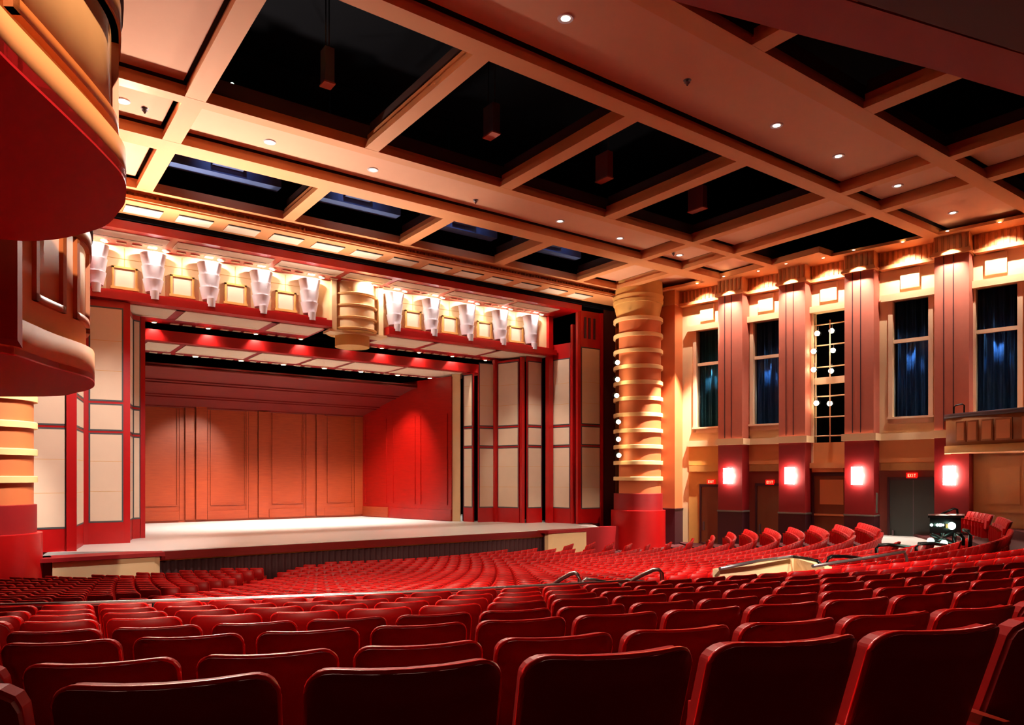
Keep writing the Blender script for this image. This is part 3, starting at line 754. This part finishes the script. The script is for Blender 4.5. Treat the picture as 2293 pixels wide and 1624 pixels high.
# lower bays: lintels, doors, exit signs
DOORS=[(2.3,3.75,-.53,'doorw'),(5.75,7.3,-.45,'doorw'),(8.9,10.7,.1,'doorw'),(12.6,14.7,-.11,'doorg')]
for i,(a,b) in enumerate(BAYS[:4]):
    m=wb(); m.box(a,b,0,.06,.75,1.85); m.box(a,b,0,.02,.35,.75); t=m.build('lintel_panel',M['gold'] if i==0 else M['beam'],wr)
    if i!=2:
        m=wb(); m.box(a+.12,b-.12,.02,.22,.36,.72); m.build('lintel_box',M['gold'] if i==0 else M['flute'],wr)
    m=wb(); m.box(a,b,0,.04,-4.6,.35); m.build('bay_lining',M['gold'] if i==0 else M['brown'],wr)
    d0,d1,zt,mt=DOORS[i]
    m=wb(); m.box(d0,d1,.04,.08,-4.6,zt); d=struct(m.build('door_%d'%(i+1),M[mt]))
    m=wb(); m.box(d0-.1,d0,.04,.14,-4.6,zt+.12); m.box(d0-.1,d1,.04,.14,zt,zt+.14); m.build('door_frame',M['wain'],d)
    m=wb()
    if i==3: m.box((d0+d1)/2-.012,(d0+d1)/2+.012,.08,.09,-4,zt)
    elif i==2:
        m.box(d0+.3,d1-.3,.08,.11,-1.4,-.1); m.box(d0,d1,.08,.12,-2.0,-1.9)
    m.box(d0+.12,d0+.2,.08,.16,-3.1,-2.6)
    m.build('door_handle' if i!=2 else 'door_panel',M['metal'] if i!=2 else M['beam'],d)
def letters(m, text, s0, n, z0, h, w):
    G={'E':[(0,0,.2,1),(0,0,1,.18),(0,.41,.8,.59),(0,.82,1,1)],'X':'X','I':[(.4,0,.6,1)],'T':[(.4,0,.6,1),(0,.82,1,1)]}
    for k,ch in enumerate(text):
        a=s0+k*w*1.3
        if ch=='X':
            for sg in (0,1):
                x0,x1=(0,.8) if sg==0 else (.8,0)
                m.hexa([(a+x0*w,n,z0),(a+(x0+.2)*w,n,z0),(a+(x0+.2)*w,n+.01,z0),(a+x0*w,n+.01,z0),(a+x1*w,n,z0+h),(a+(x1+.2)*w,n,z0+h),(a+(x1+.2)*w,n+.01,z0+h),(a+x1*w,n+.01,z0+h)])
        else:
            for x0,y0,x1,y1 in G[ch]: m.box(a+x0*w,a+x1*w,n,n+.01,z0+y0*h,z0+y1*h)
for i,(s,z,l) in enumerate([(2.95,-.24,'over the door nearest the column'),(6.5,-.25,'over the second door from the column'),(13.6,.11,'over the wide grey double door')]):
    o=empty('exit_sign',W(s,.1,z)); tag(o,'small red lit exit sign '+l,'sign','red exit signs over the side doors')
    m=wb(); m.box(s-.24,s+.24,.06,.15,z-.13,z+.13); m.build('sign_box',M['exit'],o)
    m=wb(); letters(m,'EXIT',s-.17,.15,z-.075,.15,.07); m.build('lettering',M['exitl'],o)
# sconces
for i,(p0,p1) in enumerate(PIERS):
    c=(p0+p1)/2-.05; z=.1
    if i==4: c=19.3
    o=empty('wall_sconce',W(c,1.0,z)); tag(o,'glowing tall rectangular wall sconce on the %s red pilaster from the column'%ordw(i+1),'sconce','rectangular sconces on the red pilasters')
    m=wb(); m.box(c-.24,c+.24,.98,1.14,z-.44,z+.44); m.build('glass_shade',M['sconce'],o)
    m=wb(); m.box(c-.14,c+.14,.9,.98,z-.3,z+.3); m.build('back_plate',M['metal'],o)
    for sg in (-1,1): light('POINT',W(c+sg*.19,.955,z),16,(1,.72,.55),.02,name='sconce_glow')
    light('POINT',W(c,1.5,z),3,(1,.6,.38),.2,name='sconce_glow')
# fluorescent white small tag on the pilaster side
o=wb().box(12.1,12.13,.35,.6,-1.75,-.75).build('wall_plate',M['teal']); tag(o,'narrow grey plate on the red pilaster side beside the double door','plate')
# cream lit panel in the fifth bay under the balcony
m=wb(); m.box(16.4,18.3,0,.05,-3.3,1.0); m.box(16.2,18.4,.05,.1,-1.6,-1.5); pn=m.build('recessed_panel',M['cream'],wr)
m=wb(); m.box(16.75,17.95,.05,.09,-1.2,.5); m.build('raised_panel',M['cream'],wr)
light('SPOT',W(17.3,1.2,-2.7),160,HOT,.1,W(17.3,0,-1.2),110,.8,name='uplight')
# cornice downlights on the right wall soffit
cs=[]
for p0,p1 in PIERS: cs.append(((p0+p1)/2,1.3,1200,'pilaster'))
for a,b in BAYS: cs.append(((a+b)/2+.1,1.0,420,'bay'))
cs.append((.2,1.2,70,'pilaster'))
for i,(s,n,pw,kd) in enumerate(sorted(cs)):
    o=empty('cornice_downlight',W(s,n,11.19)); tag(o,'tiny recessed downlight in the side soffit, %s along the cornice from the column'%ordw(i+1),'downlight','tiny downlights along the side cornice')
    X,Y,_=W(s,n+.35,0); MB().disc(X,Y,11.19,.06).build('lens',M['glow'],o); MB().lathe([(.06,11.185),(.1,11.2)],X,Y,16).build('trim_ring',M['panel'],o)
    tx=W(s-.1,-.1,8.2) if kd=='bay' else W(s,.8,2.5)
    light('SPOT',W(s,n+.12,11.1),pw,HOT,.04,tx,105 if kd=='bay' else 64,.8,name='cornice_spot')

# ---------------------------------------------------------------- side balcony on the right
bal=empty('side_balcony',(35,12,1.1)); tag(bal,'panelled wooden balcony front projecting from the side wall','balcony')
P0=[(36.6,15.7),(34.75,14.9),(34.45,14.5),(33.6,11.8),(33.0,9.0),(32.9,6)]
def scalep(path,d): # push towards the hall
    return [(x-d,y+d*.25) for x,y in path]
MB().wallstrip(P0,1.35,2.75,.15).build('fascia',M['flute'],bal)
MB().wallstrip(scalep(P0,.1),1.08,1.4,.25).build('lower_moulding',M['gold'],bal)
MB().wallstrip(scalep(P0,.12),2.62,2.8,.3).build('top_rail',M['wain'],bal)
MB().prism(P0+[(40,6),(40,15.7)],1.1,1.3).build('soffit',M['beam'],bal)
def seg(p,q,f0,f1,z0,z1,t,off,mm,name,par):
    a=(p[0]+(q[0]-p[0])*f0,p[1]+(q[1]-p[1])*f0); b=(p[0]+(q[0]-p[0])*f1,p[1]+(q[1]-p[1])*f1)
    dx,dy=q[0]-p[0],q[1]-p[1]; l=math.hypot(dx,dy); nx,ny=dy/l,-dx/l
    if nx>0: nx,ny=-nx,-ny
    m=MB(); m.prism([(a[0],a[1]),(b[0],b[1]),(b[0]+nx*t,b[1]+ny*t),(a[0]+nx*t,a[1]+ny*t)],z0,z1); return m.build(name,mm,par)
for f0,f1 in ((.08,.22),(.27,.42),(.50,.66),(.72,.95)):
    p,q=P0[2],P0[3]
    seg(p,q,f0-.012,f1+.012,1.55,2.45,.05,0,M['flute'],'panel_frame',bal); seg(p,q,f0+.01,f1-.01,1.62,2.38,.065,0,M['beam'],'raised_panel',bal)
for f0,f1 in ((.1,.3),(.36,.56),(.62,.9)):
    p,q=P0[3],P0[4]; seg(p,q,f0,f1,1.55,2.45,.06,0,M['beam'],'raised_panel',bal)
pt=[at_depth(2136,936,32),at_depth(2136,912,32),at_depth(2140,908,32),at_depth(2155,905,32),at_depth(2159,908,32),at_depth(2159,932,32)]
o=MB().tube(pt,.035,8).build('guard_rail',M['black']); tag(o,'small black loop rail on the end of the side balcony','rail')

# ---------------------------------------------------------------- balcony boxes on the left
def smooth(path,n=6):
    out=[]
    P=[path[0]]+path+[path[-1]]
    for i in range(1,len(P)-2):
        for k in range(n):
            t=k/n; a,b,c,d=P[i-1:i+3]
            out.append(tuple(.5*((2*b[j])+(-a[j]+c[j])*t+(2*a[j]-5*b[j]+4*c[j]-d[j])*t*t+(-a[j]+3*b[j]-3*c[j]+d[j])*t**3) for j in (0,1)))
    out.append(path[-1]); return out
def inset(path,d):
    n=len(path); o=[]
    for k in range(n):
        a=path[max(0,k-1)]; b=path[min(n-1,k+1)]; dx,dy=b[0]-a[0],b[1]-a[1]; l=math.hypot(dx,dy) or 1
        o.append((path[k][0]-dy/l*d,path[k][1]+dx/l*d))
    return o
B1=smooth([(-.9,3.4),(-.15,5.0),(.08,5.45),(.21,5.68),(.49,6.15),(.78,6.66),(.99,7.1),(1.07,7.55),(1.08,7.95),(.96,8.74),(.35,9.63),(-.9,9.8)])
B2=smooth([(-.6,10.1),(.17,10.75),(.37,10.93),(.78,11.77),(1.24,12.54),(1.42,13.16),(1.48,14.05),(1.33,14.95),(.92,15.95),(-1.2,17.4)])
def boxb(path,zb,zs,zf,zt,label,wins,cap):
    o=empty('balcony_box',(0,11,zb)); tag(o,label,'balcony','rounded balcony boxes on the left')
    MB().prism(path+[(-5,path[-1][1]),(-5,path[0][1])],zb,zb+.1).build('soffit',M['boxred'],o)
    MB().wallstrip(path,zb+.02,zs,.3).build('skirt',M['beam'],o)
    ins=inset(path,.12)
    MB().wallstrip(ins,zs-.05,zt,.14).build('fascia',M['boxtan'],o)
    MB().wallstrip(inset(path,.02),zt,zt+.16,.4).build('top_rail',M['wain'],o)
    m=MB(); m.wallstrip(inset(path,.04),zt-.3,zt-.06,.1); m.build('cornice',M['flute'],o)
    n=len(ins)
    for (k0,k1,z0,z1) in wins:
        sub=inset(path,.06)[k0:k1+1]; m=MB(); m.wallstrip(sub,z0,z0+.1,.1); m.wallstrip(sub,z1-.1,z1,.1)
        
        for p,q in ((sub[0],sub[1]),(sub[-1],sub[-2])):
            l=math.hypot(q[0]-p[0],q[1]-p[1]); e=(p[0]+(q[0]-p[0])*.09/l,p[1]+(q[1]-p[1])*.09/l)
            m.wallstrip([p,e] if p is sub[0] else [e,p],z0,z1,.12)
        m.build('panel_frame',M['frameo'],o)
    return o
boxb(B1,2.6,2.9,0,4.25,'upper rounded balcony box with dark red underside, top left',[(18,42,3.05,4.05),(45,56,3.05,4.05)],0)
boxb(B2,1.5,1.98,0,3.85,'lower rounded balcony box with two framed panels, beyond and below the upper box',[(16,21,2.35,3.62),(23,31,2.35,3.62),(33,40,2.35,3.62)],0)
m=MB(); m.prism([(-3,9.9),(.33,10.35),(.40,10.95),(.1,11.4),(-3,11.4)],1.62,4.9); struct(m.build('wall_box_pier',M['dred']))
m=MB(); m.prism([(lwall_x(31),31.2),(lwall_x(3),3),(lwall_x(3)-.4,3),(lwall_x(31)-.4,31.2)],-4.6,11.2); struct(m.build('wall_left',M['dred']))

# ---------------------------------------------------------------- rails, parapets
def arc(R,t0,t1,n,z): return [(CX0+R*math.sin(math.radians(t0+(t1-t0)*k/n)), CY0-R*math.cos(math.radians(t0+(t1-t0)*k/n)), z) for k in range(n+1)]
def thd(x,y): return math.degrees(math.atan2(x-CX0,CY0-y))
ai=[math.radians(a) for a in range(18,62,3)]
pl=[(CX0+31.1*math.sin(a),CY0-31.1*math.cos(a)) for a in ai]+[(CX0+28.5*math.sin(a),CY0-28.5*math.cos(a)) for a in ai[::-1]]
struct(MB().prism(pl,-3.3,-2.86).build('floor_aisle',M['deck']))
r=empty('front_rail',(4,9,floor_z(33.7))); tag(r,'long steel rail running along the low wall in front of the near seats','rail')
t0=thd(-3.5,12.3); t1=thd(7.35,7.2)
MB().tube(arc(33.72,t0,t1,40,-1.47),.026,10).build('top_bar',M['chrome'],r)
for k in range(0,9):
    p=arc(33.72,t0+(t1-t0)*k/8.2,t1,1,-1.47)[0]; MB().tube([p,(p[0],p[1],floor_z(33.7)+.0)],.018,8).build('post',M['black'],r)
MB().wallstrip([(x,y) for x,y,_ in arc(33.62,t0,t1,40,0)],floor_z(33.7)-.3,-1.75,.06).build('parapet',M['dred'],r)
def px_tube(name,label,pts,rr,mt,cat='rail',posts=None,group=None):
    P=[at_depth(u,v,d) for u,v,d in pts]
    Q=[P[0]]
    for a,b in zip(P,P[1:]): Q+= [tuple(a[i]+(b[i]-a[i])*.5 for i in range(3)), b]
    o=MB().tube(P,rr,10).build(name,mt); tag(o,label,cat,group); return o
dz=.55
px_tube('hand_rail','bent steel handrail loop where the long rail ends, left of the pair',[(1236,1312,10.6),(1255,1298,10.5),(1278,1285,10.35),(1288,1283,10.3),(1294,1288,10.25),(1298,1300,10.2),(1300,1345,10.2)],.03,M['chrome'],group='bent handrail loops at the steps')
px_tube('hand_rail','bent steel handrail loop farther along, right of the pair',[(1410,1345,10.9),(1411,1308,10.9),(1416,1300,10.85),(1440,1287,10.7),(1465,1276,10.55),(1475,1276,10.5),(1482,1284,10.45),(1484,1345,10.4)],.03,M['chrome'],group='bent handrail loops at the steps')
px_tube('hand_rail','low sloping steel bar between the two handrail loops',[(1300,1330,10.3),(1303,1302,10.3),(1312,1297,10.35),(1345,1302,10.4),(1390,1312,10.6)],.028,M['chrome'])
px_tube('hand_rail','low sloping steel bar behind the second handrail loop',[(1391,1330,11.2),(1393,1305,11.2),(1402,1299,11.2),(1440,1304,11.2),(1484,1311,11.2)],.028,M['chrome'])
# cream stair parapet with rail
A0=at_depth(1612,1268,12.3); A1=at_depth(1778,1243,14.0); A2=at_depth(1846,1262,12.9)
vom=empty('stair_parapet',((A0[0]+A1[0])/2,(A0[1]+A1[1])/2,floor_z(32.5))); tag(vom,'low cream parapet wall around the stair opening among the seats','parapet')
pa=[(A0[0],A0[1]),(A1[0],A1[1]),(A2[0],A2[1])]
zA=[A0[2],A1[2],A2[2]]
m=MB()
for k in range(2):
    (x0,y0),(x1,y1)=pa[k],pa[k+1]; z0,z1=zA[k]-.06,zA[k+1]-.06; dx,dy=x1-x0,y1-y0; l=math.hypot(dx,dy); nx,ny=-dy/l*.14,dx/l*.14; zb=floor_z(33)-.2
    m.hexa([(x0,y0,zb),(x1,y1,zb),(x1+nx,y1+ny,zb),(x0+nx,y0+ny,zb),(x0,y0,z0),(x1,y1,z1),(x1+nx,y1+ny,z1),(x0+nx,y0+ny,z0)])
m.build('wall',M['cream'],vom)
MB().tube([at_depth(1612,1274,12.2),at_depth(1700,1256,12.9),at_depth(1776,1247,13.8)],.03,10).build('steel_bar',M['chrome'],vom)
MB().tube([at_depth(1776,1247,13.8),at_depth(1800,1250,13.4),at_depth(1830,1256,13.0),at_depth(1836,1262,12.95)],.03,10).build('black_bar',M['black'],vom)
px_tube('hand_rail','black rail bent over behind the cream stair parapet',[(1850,1290,14.6),(1851,1262,14.6),(1855,1250,14.6),(1862,1246,14.6),(1890,1246,14.8),(1925,1250,15.0)],.035,M['black'])
px_tube('front_rail','second straight steel rail on the low wall at the right',[(1820,1268,12.2),(1900,1256,13.0),(1960,1247,13.7),(2025,1236,14.3),(2030,1250,14.3),(2032,1290,14.3)],.028,M['chrome'])
px_tube('hand_rail','black bent rail before the pale aisle near the double door',[(1963,1262,21),(1963,1228,21),(1968,1221,21),(1990,1220,21),(2040,1226,21.4)],.05,M['black'])
px_tube('hand_rail','black bent rail left of the equipment cart',[(2052,1245,20.5),(2052,1226,20.5),(2058,1218,20.5),(2090,1217,20.8),(2120,1222,21)],.05,M['black'])
px_tube('hand_rail','tall black arched rail right of the equipment cart',[(2172,1235,20.5),(2173,1200,20.5),(2168,1190,20.6),(2158,1187,20.8)],.055,M['black'])
px_tube('hand_rail','curved black rail beside the equipment cart',[(2157,1222,20.9),(2157,1205,20.9),(2152,1198,20.9),(2143,1195,21)],.05,M['black'])
px_tube('hand_rail','thin black sloping rail above the equipment cart',[(2107,1152,23),(2136,1139,23),(2143,1141,23),(2145,1158,23)],.035,M['black'])

# equipment cart
D=21.8
def pd(u,v,d=D): return at_depth(u,v,d)
cart=empty('equipment_cart',pd(2130,1245)); tag(cart,'black wheeled equipment cart with crossed legs and small lights in the aisle','cart')
def screenbox(u0,u1,v0,v1,dep,th,mt,name,par):
    a,b,c,d_=pd(u0,v1,dep),pd(u1,v1,dep),pd(u1,v1,dep+th),pd(u0,v1,dep+th)
    h=(v1-v0)*dep/FPX
    P=[a,b,(c[0],c[1],a[2]),(d_[0],d_[1],a[2])]
    m=MB(); m.hexa(P+[(p[0],p[1],a[2]+h) for p in P]); return m.build(name,mt,par)
screenbox(2082,2152,1160,1194,D,.8,M['black'],'cabinet',cart)
screenbox(2078,2160,1155,1160,D-.1,1.0,M['black'],'top',cart)
for (a,b,c,d_) in ((2084,1197,2158,1226),(2134,1194,2084,1214),(2110,1194,2110,1216),(2137,1194,2137,1218),(2084,1214,2158,1228)):
    MB().tube([pd(a,b),pd(c,d_)],.06,8).build('leg',M['black'],cart)
for (u,v,l) in ((2084,1211,1),(2114,1216,1),(2137,1229,1)):
    MB().sphere(pd(u,v+1,D-.15),.1,10).build('caster',M['green'],cart)
for u,w in ((2086,.04),(2099,.04),(2106,.05),(2112,.03)): MB().sphere(pd(u,1176,D-.05),w,8).build('indicator',M['green'],cart)
MB().sphere(pd(2131,1178,D-.1),.11,10).build('lamp',M['green'],cart)
MB().box(*(lambda p:(p[0]-.05,p[0]+.05,p[1]-.1,p[1]-.02,p[2]-.06,p[2]+.06))(pd(2118,1178))).build('display',M['gold'],cart)

# ---------------------------------------------------------------- lights
w=bpy.data.worlds.new('world'); SC.world=w; w.use_nodes=True
w.node_tree.nodes['Background'].inputs['Color'].default_value=(1,.25,.2,1); w.node_tree.nodes['Background'].inputs['Strength'].default_value=.015
# wash of the house from the ceiling slots
light('SPOT',(3.5,24.8,11.2),1500,WARM,.3,(5,8,-2),120,.9,name='house_spot')
for x in (11.92,21.17,25.0): light('SPOT',(x,14.1,11.4),650,WARM,.15,(x,16,-2),95,.8,name='house_spot')
for x in (8.03,11.9,21.1,25.0): light('SPOT',(x,25.3,11.4),300,WARM,.15,(x,23,-3),110,.8,name='house_spot')
# projector spots from the rear onto the seats and columns
for x,tx,ty in ((-1,5,18),(5,12,18.5),(12,19,18.5),(19,25,18)):
    light('SPOT',(x,-2,9.5),5200,(1,.80,.58),.08,(tx,ty,-2.8),32,.35,name='rear_spot')
light('SPOT',(6,20,12.6),6000,(1,.84,.66),.12,(1.5,5,-.8),58,.7,name='coffer_spot')
light('SPOT',(9,-3,9.0),3600,(1,.80,.58),.08,(16,9,-1.8),34,.4,name='rear_spot')
light('SPOT',(-2,-3,9.0),1700,(1,.80,.58),.08,(3.5,9.5,-1.4),27,.4,name='rear_spot')
# columns
light('SPOT',(33.5,25.8,11.05),12000,HOT,.04,(32.6,31,-1.2),30,.6,name='column_spot')
light('SPOT',(4.2,23.5,11.1),4500,HOT,.04,(.3,31,-.6),24,.6,name='column_spot')
light('SPOT',(7,24,10.9),3400,(1,.92,.86),.1,(3.6,33.5,.3),48,.7,name='tower_spot')
light('SPOT',(22.5,27,10.9),1500,(1,.88,.74),.1,(28.0,36.0,2),27,.7,name='tower_spot')
light('SPOT',(5,-1.5,8.5),6000,HOT,.1,(12,8.0,-1.9),20,.7,name='parapet_spot')
light('SPOT',(3.6,24.5,11.1),2200,(1,.86,.68),.1,(1.2,13,2.2),22,.7,name='box_spot')
# added unseen upward fills, standing in for stage light on ceiling and boxes
light('SPOT',(6,33.2,3.5),4600,(1,.91,.80),.4,(4.5,27.5,11.2),92,1,name='stage_bounce_fill')
light('SPOT',(15,33.2,3.5),2000,(1,.90,.78),.4,(12,29,11.2),88,1,name='stage_bounce_fill')
light('SPOT',(26.5,33.0,4.5),900,(1,.88,.72),.3,(29.5,30,11.2),80,1,name='stage_bounce_fill')
light('SPOT',(14,38,7.0),2600,(1,.84,.62),.2,(10.5,50,0.5),28,.7,name='shell_spot')
light('SPOT',(18,38,7.0),700,(1,.6,.4),.2,(23,46,-2),50,.7,name='shell_spot')
light('SPOT',(6,20,8),1200,HOT,.2,(.5,11,3),70,.8,name='box_spot')

SC.view_settings.view_transform='Standard'; SC.view_settings.look='None'; SC.view_settings.exposure=1.5; SC.view_settings.gamma=1
SC.view_settings.use_curve_mapping=False
SC.cycles.use_denoising=True
SC.cycles.use_adaptive_sampling=True; SC.cycles.adaptive_threshold=.12; SC.cycles.adaptive_min_samples=16; SC.cycles.glossy_bounces=2; SC.cycles.max_bounces=6; SC.cycles.diffuse_bounces=3; SC.cycles.sample_clamp_indirect=6
